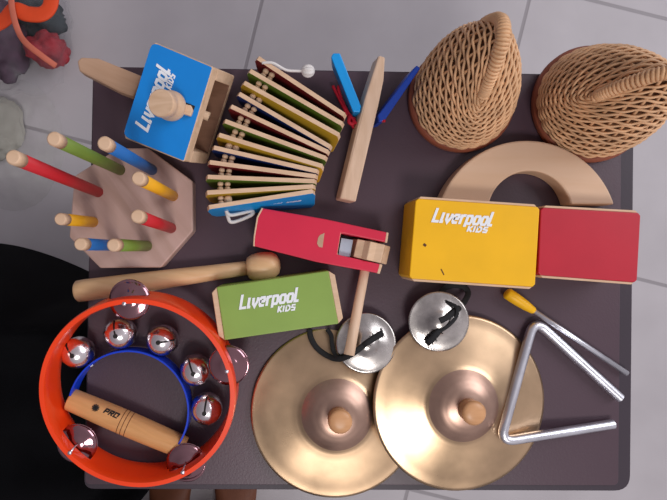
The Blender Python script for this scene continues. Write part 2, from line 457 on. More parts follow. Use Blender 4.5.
# ------------------------------------------------------------------ folding clatter board
cl = thing('clatter_boards', 'fan of twelve thin painted wooden slats strung on a white cord', 'instrument', U(268, 140, 0))
rows = [((254, 58), (345, 118)), ((246, 71), (343, 127)), ((240, 83), (340, 138)), ((235, 94), (331, 150)), ((227, 107), (329, 155)), ((221, 122), (327, 161)),
        ((215, 136), (324, 169)), ((210, 149), (319, 174)), ((206, 164), (318, 179)), ((204, 179), (317, 183.5)), ((204, 195), (316, 188.5)), ((206, 210), (315.5, 193))]
cols = ['reddk', 'greendk', 'yellowdk', 'bluedk'] * 3
names = ['red', 'green', 'yellow', 'blue'] * 3
HS = .046
shifts = [.002, .001, -.009, .002, 0, 0, -.010, 0, -.001, -.003, -.004, -.010]
edge_pts = []
for i, (l, r) in enumerate(rows):
    L = Pt(l, HS); R = Pt(r, HS - .004); d = (R - L).normalized()
    perp = Vector((-d.y, d.x, 0)); perp = perp if perp.y > 0 else -perp      # away from the viewer's nadir
    th = .0042
    sh = -perp * (-shifts[i]) if False else perp * shifts[i]
    L0 = Vector((L.x, L.y, TH + .001)) + sh * (.35 if i in (2, 6, 11) else 1); R0 = Vector((R.x, R.y, TH + .001)) + sh
    # outline in the slat's own plane with clipped corners
    def pl(u, w): return (L * (1 - u) + R * u) * w + (L0 * (1 - u) + R0 * u) * (1 - w)
    out = [pl(0, .78), pl(.03, 1), pl(.975, 1), pl(1, .85), pl(1, .2), pl(.97, 0), pl(.03, 0), pl(0, .2)]
    bm = loft([p for p in out], [p + perp * th for p in out], mside=1)
    obj('slat', bm, [M['sky' if i == 11 else cols[i]], M['wood']], cl, bevel=.0004, label='%s painted slat' % names[i])
    edge_pts.append((L, R, L0, R0, perp))
for i in range(11):
    for s in (.135, .20):
        a = edge_pts[i]; b_ = edge_pts[i + 1]
        h = .80
        p = ((a[0] * (1 - s) + a[1] * s) * h + (a[2] * (1 - s) + a[3] * s) * (1 - h)); q = ((b_[0] * (1 - s) + b_[1] * s) * h + (b_[2] * (1 - s) + b_[3] * s) * (1 - h))
        q = q + b_[4] * .0042
        d = q - p; g = d.length
        for e, f_ in ((0, .5), (.5, 1)) if g > .008 else ((0, 1),):
            c = p + d * ((e + f_) / 2); hl = g * (f_ - e) / 2
            rr = min(.0038, max(.0028, hl))
            obj('bead', lathe([(0, -hl), (rr * .7, -hl * .9), (rr, -hl * .4), (rr, hl * .4), (rr * .7, hl * .9), (0, hl)], c, d, 12), M['wood'], cl, True)
obj('cord', tube(spline([Pt((262, 63), .045), Pt((273, 63), .046), Pt((286, 70), .043), Pt((298, 71), .042), Pt((307, 71), .042)], 6), .0013, 8), M['cord'], cl, True)
knot = bmesh.new()
for k in range(4):
    a = k * PI / 4
    c = Pt((308, 71), .042)
    tube([c + Matrix.Rotation(a, 3, 'X') @ Vector((math.cos(t) * .0042, math.sin(t) * .0042, 0)) for t in [2 * PI * j / 16 for j in range(16)]], .0021, 8, knot, closed=True)
obj('knot', knot, M['cord'], cl, True)
obj('cord_loop', tube(spline([Pt((226, 209), .03), Pt((228, 217), .024), Pt((231, 222), .02), Pt((240, 220), .018), Pt((252, 214.5), .02), Pt((252, 211), .02), Pt((242, 213), .022), Pt((230, 215), .026), Pt((226, 210), .03)], 6), .0018, 8), M['cord'], cl, True)
L, R, L0, R0, perp = edge_pts[11]
nn = (R - L).cross(L0 - L).normalized(); nn = nn if nn.z > 0 else -nn
p = L * .48 + R * .40; 
s0 = (L * .62 + R * .38) * .62 + (L0 * .62 + R0 * .38) * .38 - perp * .0001
s1 = (L * .14 + R * .86) * .62 + (L0 * .14 + R0 * .86) * .38 - perp * .0001
text('Liverpool KIDS', s0, s1, .0045, M['white'], cl, nn)

# ------------------------------------------------------------------ hand clapper
hc = thing('hand_clapper', 'wooden stick clapper with one light blue and one dark blue blade', 'instrument', U(362, 130, 0))
sp_ = [((379, 55), .040), ((385.5, 57), .040), ((384, 80), .037), ((379, 104), .034), ((356, 202), .022), ((340, 198.5), .022), ((357, 129), .030), ((366, 95), .035)]
t_ = [Pt(p, h) for p, h in sp_]
obj('stick', loft(t_, [v + Vector((-.003, -.0, -.018)) for v in t_]), M['woodv'], hc, bevel=.0015)
def slab(px4, h4, down, m, name, lbl=None, bev=.001):
    t = [Pt(p, h) for p, h in zip(px4, h4)]
    return obj(name, loft(t, [v + Vector(down) for v in t]), m, hc, bevel=bev, label=lbl)
slab([(331, 57), (333, 53), (340, 53), (361, 106), (360, 112), (353, 112)], [.04, .04, .04, .034, .034, .034], (.003, .001, -.028), M['sky'], 'blade', 'light blue blade')
slab([(414, 68), (417, 65), (420.5, 68), (384.5, 121), (379, 122), (378, 115)], [.04, .04, .04, .034, .034, .034], (-.002, .001, -.028), M['navy'], 'blade', 'dark blue blade')
bm = tube(spline([Pt((333, 86), .008), Pt((338, 96), .012), Pt((344, 108), .016), Pt((352, 124), .018), Pt((354, 128), .017)], 6), .0016, 8)
tube(spline([Pt((338, 86), .01), Pt((341, 98), .012), Pt((348, 112), .018), Pt((357, 124), .024)], 6), .0014, 8, bm)
tube(spline([Pt((350, 116), .02), Pt((349, 122), .022), Pt((353, 124), .022), Pt((354, 118), .02)], 6), .0018, 8, bm)
tube(spline([Pt((376, 116), .02), Pt((380, 120), .03), Pt((385, 121), .034)], 6), .0014, 8, bm)
obj('cord', bm, M['redcord'], hc, True, label='red cord')

# ------------------------------------------------------------------ wicker shakers
def caxixi(label, base, baser, feet, hfeet, peak, hpeak, seed):
    Bc = U(base[0], base[1], .0); P1 = U(feet[0][0], feet[0][1], hfeet[0]); P2 = U(feet[1][0], feet[1][1], hfeet[1]); PK = U(peak[0], peak[1], hpeak)
    t = thing('wicker_shaker', label, 'instrument', Bc, 'wicker basket shakers')
    R0 = baser
    z0 = .004
    obj('gourd_base', lathe([(0, 0), (R0 * .96, 0), (R0, .003), (R0, .008), (R0 * .96, .011), (0, .011)], Bc, n=64), M['gourd'], t, True, bevel=.0005)
    T = (P1 + P2) / 2; a1 = (P2 - P1).length / 2; dirv = (P2 - P1).normalized()
    ph0 = math.atan2(dirv.y, dirv.x)
    bulge = R0 * .89
    rise = (PK - T)
    Cb = Bc + Vector((0, 0, .008))
    def S(u, ph, dr=0.):
        # u 0 base .. 1 ridge; ph measured from ridge direction
        bx = math.cos(ph0 + ph); by = math.sin(ph0 + ph)
        Rb = bulge + dr
        ridge = T + dirv * (a1 * math.cos(ph)) + rise * (math.sin(ph) ** 2)
        w = u ** 1.15
        rr = math.sqrt(max(0, 1 - u ** 2.2))
        lowpt = Cb + Vector((bx * Rb, by * Rb, 0))
        cen = Cb.lerp(ridge, u)
        # belly: radial part shrinks slowly, then closes on the ridge
        rad = Vector((bx * Rb, by * Rb, 0)) * (1 - u ** 1.7)
        return Cb.lerp(ridge, u) + rad + Vector((dr * bx, dr * by, dr * .5)) * u
    nst = 26; nrow = 25
    bm = bmesh.new()
    rnd = random.Random(seed)
    for r in range(nrow):
        u0 = .01 + .955 * r / (nrow - 1)
        pts = []
        M_ = nst * 4
        jit = [rnd.uniform(-.0006, .0006) for _ in range(nst)]
        for k in range(M_):
            ph = 2 * PI * k / M_
            s = math.cos(PI * k / 4.0 + PI * (r % 2)) 
            uu = u0 + .004 * math.sin(3 * ph + r) 
            amp = .0013 * (1 - .4 * u0)
            pts.append(S(min(uu, .985), ph, amp * s + .0012))
        tube(pts, .00125, 5, bm, closed=True)
    obj('woven_wall', bm, M['cane'], t, True)
    bm = bmesh.new()
    for k in range(nst):
        ph = 2 * PI * (k + .0) / nst
        tube([S(u, ph, -.0002) for u in [j / 14 * .99 for j in range(15)]], .0014, 5, bm)
    obj('stakes', bm, M['cane'], t, True)
    bm = bmesh.new()   # added dark shell, stands in for the shade inside the hollow basket
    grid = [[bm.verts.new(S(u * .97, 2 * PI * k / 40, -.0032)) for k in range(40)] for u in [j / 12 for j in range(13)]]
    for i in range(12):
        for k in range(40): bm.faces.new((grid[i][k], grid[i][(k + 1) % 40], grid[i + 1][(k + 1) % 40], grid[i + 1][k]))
    obj('shade_shell', bm, M['canedk'], t, True)
    # wrapped handle
    path = [T + dirv * (-a1 * 1.02 * math.cos(q)) + (PK - T) * (math.sin(q) ** 2) + (PK - T).normalized() * .001 for q in [PI * k / 60 for k in range(61)]]
    path = [path[0] - (PK - T) * .12] + path
    bm = tube(path, [.0040] * len(path), 12)
    core = obj('handle', bm, M['cane'], t, True)
    bm = bmesh.new(); turns = 44; hel = []
    tot = len(path) - 1
    for j in range(turns * 10):
        f = j / (turns * 10) * tot; i = int(f); fr = f - i
        p = path[i].lerp(path[min(i + 1, tot)], fr); tn = (path[min(i + 1, tot)] - path[i]).normalized()
        s = tn.cross((P2 - P1).cross(PK - T).normalized()).normalized(); u_ = s.cross(tn)
        a = 2 * PI * j / 10
        hel.append(p + (s * math.cos(a) + u_ * math.sin(a)) * .0042)
    tube(hel, .0016, 5, bm)
    obj('handle_wrap', bm, M['cane'], t, True)
    return t
caxixi('cone-shaped wicker shaker beside the dark blue clapper blade, loop handle pointing up', (459.5, 101), .0525, ((483, 93), (484, 26)), (.086, .084), (503, 31), .124, 1)
caxixi('cone-shaped wicker shaker nearest the right edge, handle pointing right', (587, 106), .0575, ((599, 96), (668, 97)), (.086, .084), (671, 73), .128, 2)

# ------------------------------------------------------------------ wooden arch
def arch():
    hh = .020; c, R = circ(435, 619, 140.4, 324.4, hh); ci, r = circ(488.5, 571.5, 171, 254, hh); cut = U(527, 204.5, hh).y
    a0 = math.asin((cut - c.y) / R); b0 = math.asin((cut - ci.y) / r)
    poly = [(c.x + R * math.cos(a0 + (PI - 2 * a0) * k / 48), c.y + R * math.sin(a0 + (PI - 2 * a0) * k / 48)) for k in range(49)]
    poly += [(ci.x + r * math.cos(PI - b0 - (PI - 2 * b0) * k / 32), ci.y + r * math.sin(PI - b0 - (PI - 2 * b0) * k / 32)) for k in range(33)]
    o = obj('wooden_arch', prism(poly, TH, TH + hh), M['woodarch'], bevel=.0018)
    tag(o, 'plain wooden half ring lying behind the yellow and red blocks', 'instrument')
arch()

# ------------------------------------------------------------------ yellow, red and green blocks
def block(label, quad, h, m, trims, trim_w, lname='painted_body', base_h=0, cham_r=.0035):
    t4 = [Pt(p, h) for p in quad]
    c = sum(t4, Vector()) / 4
    t = thing('block_shaker', label, 'instrument', Vector((c.x, c.y, TH)), 'painted block shakers')
    t4 = [Vector((v.x, v.y, TH + h)) for v in t4]
    A, B, C, D = t4
    if trims == 'lr': A, B, C, D = B, C, D, A
    ch = .0045; w = trim_w; dn = Vector((0, 0, -h))
    X = (B - A).normalized(); Y = (D - A).normalized(); X2 = (C - D).normalized(); Y2 = (C - B).normalized()
    k = max(0, ch - w)
    body = [A + Y * w + X * k, B + Y2 * w - X * k, B + Y2 * (w + k), C - Y2 * (w + k), C - Y2 * w - X2 * k, D - Y * w + X2 * k, D - Y * (w + k), A + Y * (w + k)]
    obj(lname, loft(body, [v + dn for v in body]), m, t, bevel=.0009, seg=3)
    for e in ([A + X * ch, B - X * ch, B + Y2 * w - X * k, A + Y * w + X * k], [D - Y * w + X2 * k, C - Y2 * w - X2 * k, C - X2 * ch, D + X2 * ch]):
        sh = Vector((0, 0, -.0008))
        obj('end_board', loft([v + sh for v in e], [v + dn for v in e]), M['wood'], t, bevel=.0006)
    return t, h
yb, h = block('yellow painted block with white lettering, left of the red block', [(416, 196), (540, 204.5), (535, 289.5), (409, 281)], .046, M['yellow'], 'tb', .0022)
z = lambda p, hh: Pt(p, hh) + Vector((0, 0, .0002))
text('Liverpool', z((431, 222), .046), z((492, 226.5), .046), .0112, M['white'], yb)
text('KIDS', z((466, 231.5), .046), z((487, 233), .046), .0054, M['white'], yb)
rb, h = block('crimson painted block at the right edge of the table', [(541, 205), (641, 210.5), (637, 285), (538, 277.5)], .044, M['redbox'], 'tb', .0022)
gb, h = block('green painted block with white lettering and bare wooden ends', [(211, 288), (334, 270), (344, 323), (219, 341)], .042, M['green'], 'lr', .0052)
text('Liverpool', z((239, 309.5), .042), z((299, 301.5), .042), .0112, M['white'], gb)
text('KIDS', z((277, 312.5), .042), z((295.5, 310), .042), .0056, M['white'], gb)
for (p, q_, w) in (((423.5, 244), (426, 246), .0012), ((441, 269), (444, 275), .0005)):
    obj('scuff_mark', tube([z(p, .0460), z(q_, .0460)], w, 8, flat=.1, up=Vector((0, 0, 1))), M['groove'], yb)

# ------------------------------------------------------------------ ratchet
ra = thing('ratchet', 'red painted wooden ratchet with a slotted end and dowel handle', 'instrument', U(320, 240, 0))
hr = .034
poly = [(262, 208), (325, 219), (388, 232.5), (386.5, 242.5), (341, 233.2), (337.5, 254.5), (382, 264.5), (379, 273.5), (316, 262), (253.5, 246), (254, 236), (257, 217)]
t_ = [Pt(p, hr) for p in poly]
bm = loft(t_, [Vector((v.x, v.y, TH + .001)) for v in t_], mside=0)
for f in bm.faces:
    c = f.calc_center_median()
    if c.x > Pt((381, 250), hr).x and abs(f.normal.z) < .5 : f.material_index = 1
bm.normal_update()
for f in bm.faces:
    f.material_index = 1 if (f.normal.x > .8 and f.calc_center_median().x > Pt((370, 250), hr).x) or (f.normal.x < -.9) else 0
obj('ratchet_body', bm, [M['red'], M['wood']], ra, bevel=.0013)
for q in ([(386.3, 232.2), (388.7, 232.8), (387.2, 243), (384.9, 242.5)], [(379.6, 263.9), (382.6, 264.7), (379.7, 274), (377, 273.3)],
          [(253, 246.2), (253.6, 236), (256.6, 217), (261.6, 207.6), (263.2, 208.4), (258.3, 218), (255.2, 236.5), (254.6, 246.5)]):
    t_ = [Pt(p, hr) + Vector((0, 0, .0002)) for p in q]
    obj('end_trim', loft(t_, [Vector((v.x, v.y, TH + .001)) for v in t_]), M['wood'], ra, bevel=.0005)
slot_poly = [(324.5, 233), (322.5, 247.5), (319, 247), (317, 243.5), (318, 238), (320, 235)]
t_ = [Pt(p, hr) + Vector((0, 0, .0003)) for p in slot_poly]
obj('sound_slot', loft(t_, [v - Vector((0, 0, .0008)) for v in t_]), M['handlewood'], ra)
t_ = [Pt(p, .026) for p in ((341.5, 238), (353, 240), (350, 257), (338.5, 255))]
obj('reed', loft(t_, [v - Vector((0, 0, .0015)) for v in t_]), M['reed'], ra)
E0 = Pt((372.5, 236), .018); E1 = Pt((365, 270), .018); ax = (E1 - E0).normalized()
E2 = Pt((349, 355), .028)
obj('dowel_handle', tube([E0, E1, E1.lerp(E2, .5) + Vector((0, 0, -.001)), E2], [.0044, .0045, .0048, .0052], 20), M['woodv'], ra, False).data.shade_smooth()
GC = Pt((369.5, 251.5), .0195); Rf = frame(ax); t0 = []; t1 = []
for k in range(16):
    a = 2 * PI * k / 16 + .2; rr = .0185 if k % 2 == 0 else .0150
    v = Rf @ Vector((rr * math.cos(a), rr * math.sin(a), 0))
    t0.append(GC + v - ax * .0088); t1.append(GC + v + ax * .0088)
obj('cog_wheel', loft(t0, t1), M['wood'], ra, bevel=.0008)

# ------------------------------------------------------------------ big wooden mallet
ma = thing('wooden_mallet', 'pale turned wooden mallet with a rounded head above the green block', 'mallet', U(165, 280, 0))
A = Pt((76, 291.5), .0110); B = Pt((254, 267), .0105); ax = B - A; L = ax.length
obj('shaft', lathe([(0, 0), (.0085, 0), (.0105, .002), (.0108, .01), (.0098, L * .4), (.0078, L * .75), (.0068, L), (0, L)], A, ax, 32), M['woodmallet'], ma, True)
A = Pt((247, 268.5), .0135)
prof = [(0, 0), (.0075, 0), (.0105, .0015), (.0128, .006), (.0138, .012), (.0138, .019), (.0125, .026), (.009, .0305), (.004, .0325), (0, .0328)]
obj('head', lathe(prof, A, Pt((282, 263.5), .0135) - A, 32), M['woodmallet'], ma, True)

# ------------------------------------------------------------------ tambourine
tn = Vector((0, -.115, 1)).normalized()
TC, TR = circ(38.5, 235.5, 296, 494, .048); TW = .036; TT = .0058
ta = thing('tambourine', 'orange plastic ring tambourine with pairs of silver jingles', 'instrument', Vector((TC.x, TC.y, TH)))
Rt = frame(tn, (1, 0, 0))
jang = [96, 15, -62, 221]
def inslot(a):
    return any(abs((math.degrees(a) - j + 180) % 360 - 180) < 12.5 for j in jang)
bm = bmesh.new(); n = 180
lev = [0, -.003, -.011, -.025, -.033, -TW]
def rv(r, a, z): return bm.verts.new(TC + Rt @ Vector((r * math.cos(a), r * math.sin(a), z)))
O = [[rv(TR - (.0008 if i in (0, 5) else 0), 2 * PI * k / n, z_) for k in range(n)] for i, z_ in enumerate(lev)]
I = [[rv(TR - TT + (.0008 if i in (0, 5) else 0), 2 * PI * k / n, z_) for k in range(n)] for i, z_ in enumerate(lev)]
for k in range(n):
    k2 = (k + 1) % n; a = 2 * PI * (k + .5) / n
    bm.faces.new((O[0][k], O[0][k2], I[0][k2], I[0][k])); bm.faces.new((O[5][k], I[5][k], I[5][k2], O[5][k2]))
    for i in range(5):
        if i == 2 and inslot(a):
            bm.faces.new((O[2][k], O[2][k2], I[2][k2], I[2][k])); bm.faces.new((O[3][k], I[3][k], I[3][k2], O[3][k2]))
            if not inslot(2 * PI * (k - .5) / n): bm.faces.new((O[2][k], I[2][k], I[3][k], O[3][k]))
            if not inslot(2 * PI * (k + 1.5) / n): bm.faces.new((O[2][k2], O[3][k2], I[3][k2], I[2][k2]))
            continue
        bm.faces.new((O[i][k], O[i][k2], O[i + 1][k2], O[i + 1][k])); bm.faces.new((I[i][k], I[i + 1][k], I[i + 1][k2], I[i][k2]))
obj('hoop', bm, M['orange'], ta, True).data.set_sharp_from_angle(angle=.7)
for j in jang:
    a = math.radians(j); c = TC + Rt @ Vector(((TR - .005) * math.cos(a), (TR - .005) * math.sin(a), -.018))
    for s, rr in ((1, .0192), (-1, .0192)):
        prof = [(0, .0060), (.006, .0054), (.0085, .0042), (.0105, .0030), (.015, .0020), (rr, .0006), (rr, .0001), (.017, .0007), (.0105, .0016), (.008, .003), (0, .0044)]
        tl = Rt @ Vector((math.cos(a) * .06 * s, math.sin(a) * .06 * s, 0))
        obj('jingle', lathe([(r_, zz) for r_, zz in prof], c, (tn + tl) * s, 40), M['jingle'], ta, True)
    obj('jingle_pin', lathe([(0, -.0165), (.0012, -.0165), (.0012, .0165), (0, .0165)], c, tn, 10), M['steel'], ta, True)
    obj('pin_head', lathe([(0, 0), (.0022, 0), (.0018, .0009), (0, .0012)], c + tn * .0175, tn, 12), M['steel'], ta, True)

# ------------------------------------------------------------------ hand bells
be = thing('jingle_bell_stick', 'wooden handle with a blue band carrying five round silver bells', 'instrument', U(128, 420, 0))
hA = Pt((70, 399), .0125); hB = Pt((184.5, 448), .0125); ax = hB - hA; L = ax.length
prof = [(0, 0), (.0098, 0), (.0106, .0008)] + [(.0106 + .0012 * math.sin(PI * t), L * t) for t in [k / 20 for k in range(1, 20)]] + [(.0106, L - .0008), (.0098, L), (0, L)]
obj('handle', lathe(prof, hA, ax, 36), M['woodhandle'], be, True).data.set_sharp_from_angle(angle=.7)
for f_ in (.455, .485, .52):
    c = hA + ax * f_; rr = .0106 + .0012 * math.sin(PI * f_)
    obj('groove', lathe([(rr - .0002, -.0004), (rr + .00012, -.0003), (rr + .00012, .0003), (rr - .0002, .0004)], c, ax, 36), M['groove'], be, True)
an = ax.normalized(); upv = Vector((0, 0, 1)); perp = upv.cross(an).normalized()
nrm = (upv * .86 + perp * .5).normalized()
q0 = hA + ax * .30; rr = .0120
obj_t = text('PRO', q0 + nrm * rr - perp * .0012, q0 + an * .015 + nrm * rr - perp * .0012, .0050, M['black'], be, nrm, name='printed_mark')
bm = bmesh.new(); cst = hA + ax * .235 + nrm * (rr - .0002) + perp * .0003
vy = nrm.cross(an)
for k in range(5):
    a = PI * k / 5
    dd = an * math.cos(a) + vy * math.sin(a)
    tube([cst - dd * .0034, cst + dd * .0034], .0006, 6, bm, flat=.4, up=nrm)
obj('printed_emblem', bm, M['black'], be)
BC = Pt((128, 411.5), .022); SR = .0585
bm = bmesh.new(); arc = []
for k in range(61):
    a = math.radians(-33 + (165 + 33) * k / 60); arc.append(a)
ring = []
for a in arc:
    row = []
    for (r_, zz) in ((SR, .022), (SR - .0016, .022), (SR - .0016, .003), (SR, .003)):
        row.append(bm.verts.new(Vector((BC.x + r_ * math.cos(a), BC.y + r_ * math.sin(a), TH + zz))))
    ring.append(row)
for A_, B_ in zip(ring[:-1], ring[1:]):
    for k in range(4): bm.faces.new((A_[k], A_[(k + 1) % 4], B_[(k + 1) % 4], B_[k]))
bm.faces.new(ring[0]); bm.faces.new(ring[-1])
obj('band', bm, M['strapblue'], be, True, label='blue band').data.set_sharp_from_angle(angle=.7)
br = .0158
for j, (deg, sd) in enumerate(((132, (-.5, .6)), (97, (-.25, .95)), (65, (.9, .1)), (31, (-.35, .8)), (1, (.1, .95)))):
    a = math.radians(deg); od = Vector((math.cos(a), math.sin(a), 0))
    c = Vector((BC.x, BC.y, TH + .0158)) + od * (SR + br + .0003)
    R_ = br
    prof = [(R_ * math.sin(t), -R_ * math.cos(t)) for t in [PI * k / 24 for k in range(25)]]
    prof[0] = (0, -R_); prof[-1] = (0, R_)
    prof = [(r_ * (1.035 if abs(zz) < R_ * .10 else 1), zz * .96) for r_, zz in prof]
    bell = obj('bell', lathe(prof, c, od + Vector((0, 0, -.35)), 32), M['chrome'], be, True)
    s = Vector((sd[0], sd[1], 0)).normalized()
    pts = []
    for k in range(13):
        t = -.12 + k / 12 * 1.15
        dv = (Vector((0, 0, 1)) * math.cos(t) + s * math.sin(t)); pts.append(c + dv * (R_ * 1.0))
    bm = tube(pts, .0009, 8, flat=.5)
    lathe([(0, -.0004), (.0022, -.0004), (.0022, .0004), (0, .0004)], pts[1], pts[1] - c, 14, bm)
    obj('slit', bm, M['black'], bell)
    obj('rivet', lathe([(0, 0), (.0028, 0), (.002, .0012), (0, .0016)], BC.xy.to_3d() + Vector((0, 0, TH + .0135)) + od * (SR - .0016), -od, 14), M['steel'], be, True)

# ------------------------------------------------------------------ cymbals
CR = 1.0
def cymbal(label, px, tilt, lift, knob_h):
    global CR
    c, CR = circ(*px, .004); c = Vector((c.x, c.y, TH + lift)); n_ = Vector((tilt[0], tilt[1], 1)).normalized()
    t = thing('brass_cymbal', label, 'cymbal', Vector((c.x, c.y, TH)), 'pair of large brass cymbals')
    prof = [(0, .0205), (.010, .0200), (.018, .0185), (.025, .0158), (.030, .0128), (.034, .0102), (.038, .0085), (.044, .0072), (.052, .0058), (.068, .0030), (.078, .0010), (CR, 0), (CR, -.0010), (.068, .0018), (.044, .0062), (.034, .0092), (.024, .0148), (0, .0190)]
    def wob(r, a): return .0003 * math.sin(2 * a + .8) * (r / CR) + .00012 * math.sin(5 * a) * (r / CR)
    # refine the profile so the shading is smooth
    def fine(pr):
        o = []
        for (a, b_), (c_, d_) in zip(pr[:-1], pr[1:]):
            for k in range(3): o.append((a + (c_ - a) * k / 3, b_ + (d_ - b_) * k / 3))
        return o + [pr[-1]]
    plate = obj('plate', lathe(fine(prof), c + n_ * .001, n_, 96, wob=wob), M['brass'], t, True)
    obj('dome', lathe(fine([(0, .0209), (.010, .0204), (.018, .0189), (.025, .0162), (.030, .0132), (.0335, .0108), (.0350, .0098)]), c + n_ * .001, n_, 64), M['brassbell'], t, True)
    k = knob_h
    obj('knob', lathe([(0, 0), (.0105, 0), (.0098, k * .25), (.0100, k * .45), (.0114, k * .68), (.0112, k * .83), (.0090, k * .95), (.004, k * 1.0), (0, k * 1.0)], c + n_ * .0212, n_, 32), M['knobwood'], t, True)
    return t
cymbal('large brass cymbal with wooden knob, left of the pair, below green block', (251, 420.5, 327, 498), (.035, .03), .0010, .0155)
cymbal('large brass cymbal with wooden knob, right of the pair, partly under triangle', (370.5, 545.5, 314.5, 488.5), (.078, -.0), .0075, .0155)

def finger(label, px, lift, tilt):
    c = U(px[0], px[1], lift); n_ = Vector((tilt[0], tilt[1], 1)).normalized()
    t = thing('finger_cymbal', label, 'cymbal', Vector((c.x, c.y, TH)), 'small silver finger cymbals')
    prof = [(0, .0095), (.004, .0092), (.008, .0078), (.011, .0055), (.014, .0042), (.021, .0022), (.0275, .0008), (.0292, .0010), (.0292, 0), (.0275, -.0002), (.014, .0034), (.008, .007), (0, .0085)]
    obj('dish', lathe(prof, c, n_, 64), M['fingermetal'], t, True)
    return t, c
fa, ca = finger('small silver finger cymbal under the tip of the ratchet dowel', (366, 343), .013, (.03, .08))
pp = lambda p, h: Pt(p, h)
def ribbon(parent, ctrl, w=.0028, name='ribbon'):
    path = spline([pp(p, h) for p, h in ctrl], 8)
    return obj(name, tube(path, w, 10, flat=.22, up=Vector((0, 0, 1))), M['ribbon'], parent, True)
ribbon(fa, [((309.5, 329), .010), ((311, 338), .010), ((317, 348), .011), ((328, 356), .013), ((339, 359), .018), ((352, 354), .0245), ((366, 343.5), .0265)])
ribbon(fa, [((327, 329), .012), ((331, 335), .013), ((332, 343), .014), ((334, 352), .015), ((339, 357.5), .0185), ((350, 356), .023)], .0022)
def frayed(parent, a, b_, h, h2, w, seed):
    rnd = random.Random(seed); A = pp(a, h); B = pp(b_, h2); d = (B - A); n_ = d.normalized(); s = n_.cross(Vector((0, 0, 1))).normalized()
    bm = tube([A, A.lerp(B, .3), A.lerp(B, .8), B], [w * .8, w, w * 1.1, w * .9], 10, flat=.4, up=Vector((0, 0, 1)))
    for k in range(26):
        t = rnd.random() ** .6; p = A.lerp(B, t); sd = 1 if k % 2 else -1
        tube([p, p + s * sd * (w + rnd.random() * .0022) + n_ * rnd.uniform(-.001, .003) + Vector((0, 0, rnd.uniform(-.001, .001)))], [.0007, .0003], 5, bm)
    obj('ribbon_end', bm, M['ribbon'], parent, True)
frayed(fa, (363, 345), (383, 332.5), .0265, .025, .0030, 3)
fb, cb = finger('small silver finger cymbal lying just below the yellow block', (438.5, 321.5), .0165, (0, -.03))
ribbon(fb, [((440, 294), .012), ((446, 287), .009), ((455, 285), .007), ((464, 287), .006), ((468, 294), .008), ((461, 306), .017), ((449, 316), .025), ((440, 321), .0265)], .0030)
ribbon(fb, [((440, 294), .013), ((443, 300), .018), ((451, 304), .021), ((457, 308), .023), ((456, 317), .024), ((448, 326), .0255), ((438, 332), .0255)], .0018)
frayed(fb, (440, 330), (427, 344), .0255, .022, .0032, 5)

# ------------------------------------------------------------------ triangle and beater
def fillet(pts, r, n=7):
    out = [pts[0]]
    for i in range(1, len(pts) - 1):
        c = pts[i]; p = c + (pts[i - 1] - c).normalized() * r; q = c + (pts[i + 1] - c).normalized() * r
        for k in range(n + 1):
            t = k / n; out.append((1 - t) ** 2 * p + 2 * t * (1 - t) * c + t * t * q)
    out.append(pts[-1]); return out
tr = [Pt((613, 424), .0045), Pt((500, 442), .0165), Pt((534, 319.5), .0065), Pt((620, 398), .0045)]
o = obj('triangle', tube(fillet(tr, .015), .0047, 16), M['steel'], None, False)
o.data.shade_smooth(); o.data.set_sharp_from_angle(angle=.9)
tag(o, 'silver steel triangle instrument lying open over the right cymbal edge', 'triangle')
bt = thing('triangle_beater', 'thin steel triangle beater with a yellow plastic grip', 'beater', U(560, 330, 0))
A = Pt((531, 309), .0085); B = Pt((627, 373.5), .0045)
obj('rod', tube([A + (A - B) * .08, B], .0027, 12), M['steel'], bt).data.shade_smooth()
g0 = Pt((506, 292.5), .0085); g1 = Pt((534, 311), .0085); gl = (g1 - g0).length
obj('grip', lathe([(0, 0), (.0046, .0004), (.0058, .002), (.0058, gl * .35), (.0050, gl * .7), (.0036, gl * .97), (.003, gl), (0, gl)], g0, g1 - g0, 20), M['yellow'], bt, True)

# ------------------------------------------------------------------ bag of cloth top left, plastic at left
def blob(center, rad, seed, amp=.25, freq=9, sub=4, squash=1.0):
    bm = bmesh.new(); bmesh.ops.create_icosphere(bm, subdivisions=sub, radius=1)
    for v in bm.verts:
        d = v.co.normalized(); nz = noise.fractal(d * 1.6 + Vector((seed, seed * .3, 0)), 1, 2, 4) * amp
        cr = abs(noise.noise(d * 4 + Vector((seed * 2, 0, 0)))) * amp * .5
        v.co = Vector(center) + Vector((d.x * rad[0], d.y * rad[1], d.z * rad[2])) * (1 + nz - cr)
        if v.co.z < .002: v.co.z = .002
    return bm
def fp(px, py, z): return U(px, py, z - TH)
c = fp(10, 20, .05)
tag(obj('plastic_bag', blob(fp(12, 18, .07), (.105, .125, .075), 3.1, .25), M['film'], None, True), 'clear plastic bag of coloured fabrics on the floor in the top left corner', 'bag')
def fb_(name, m, px, z, r, sd, lab, cat, amp=.3):
    tag(obj(name, blob(fp(px[0], px[1], z), r, sd, amp), m, None, True), lab, cat)
fb_('folded_cloth', M['bagteal'], (38, 16), .05, (.046, .034, .04), 1.3, 'dark teal folded cloth inside the clear bag', 'cloth')
fb_('folded_cloth', M['bagpurple'], (4, 38), .05, (.042, .070, .045), 2.3, 'dark purple folded cloth inside the clear bag', 'cloth')
fb_('folded_cloth', M['bagred'], (47, 50), .045, (.036, .030, .035), 5.3, 'red crumpled cloth inside the clear bag', 'cloth')
w = tube(spline([fp(-14, 30, .14), fp(4, 20, .145), fp(14, 10, .15), fp(28, 14, .15), fp(42, 14, .15), fp(50, 6, .15), fp(52, -10, .15)], 8), .0125, 10, flat=.25, up=Vector((0, 0, 1)))
tag(obj('webbing_strap', w, M['bagorange'], None, True), 'bright orange wide strap curving across the clear bag', 'strap')
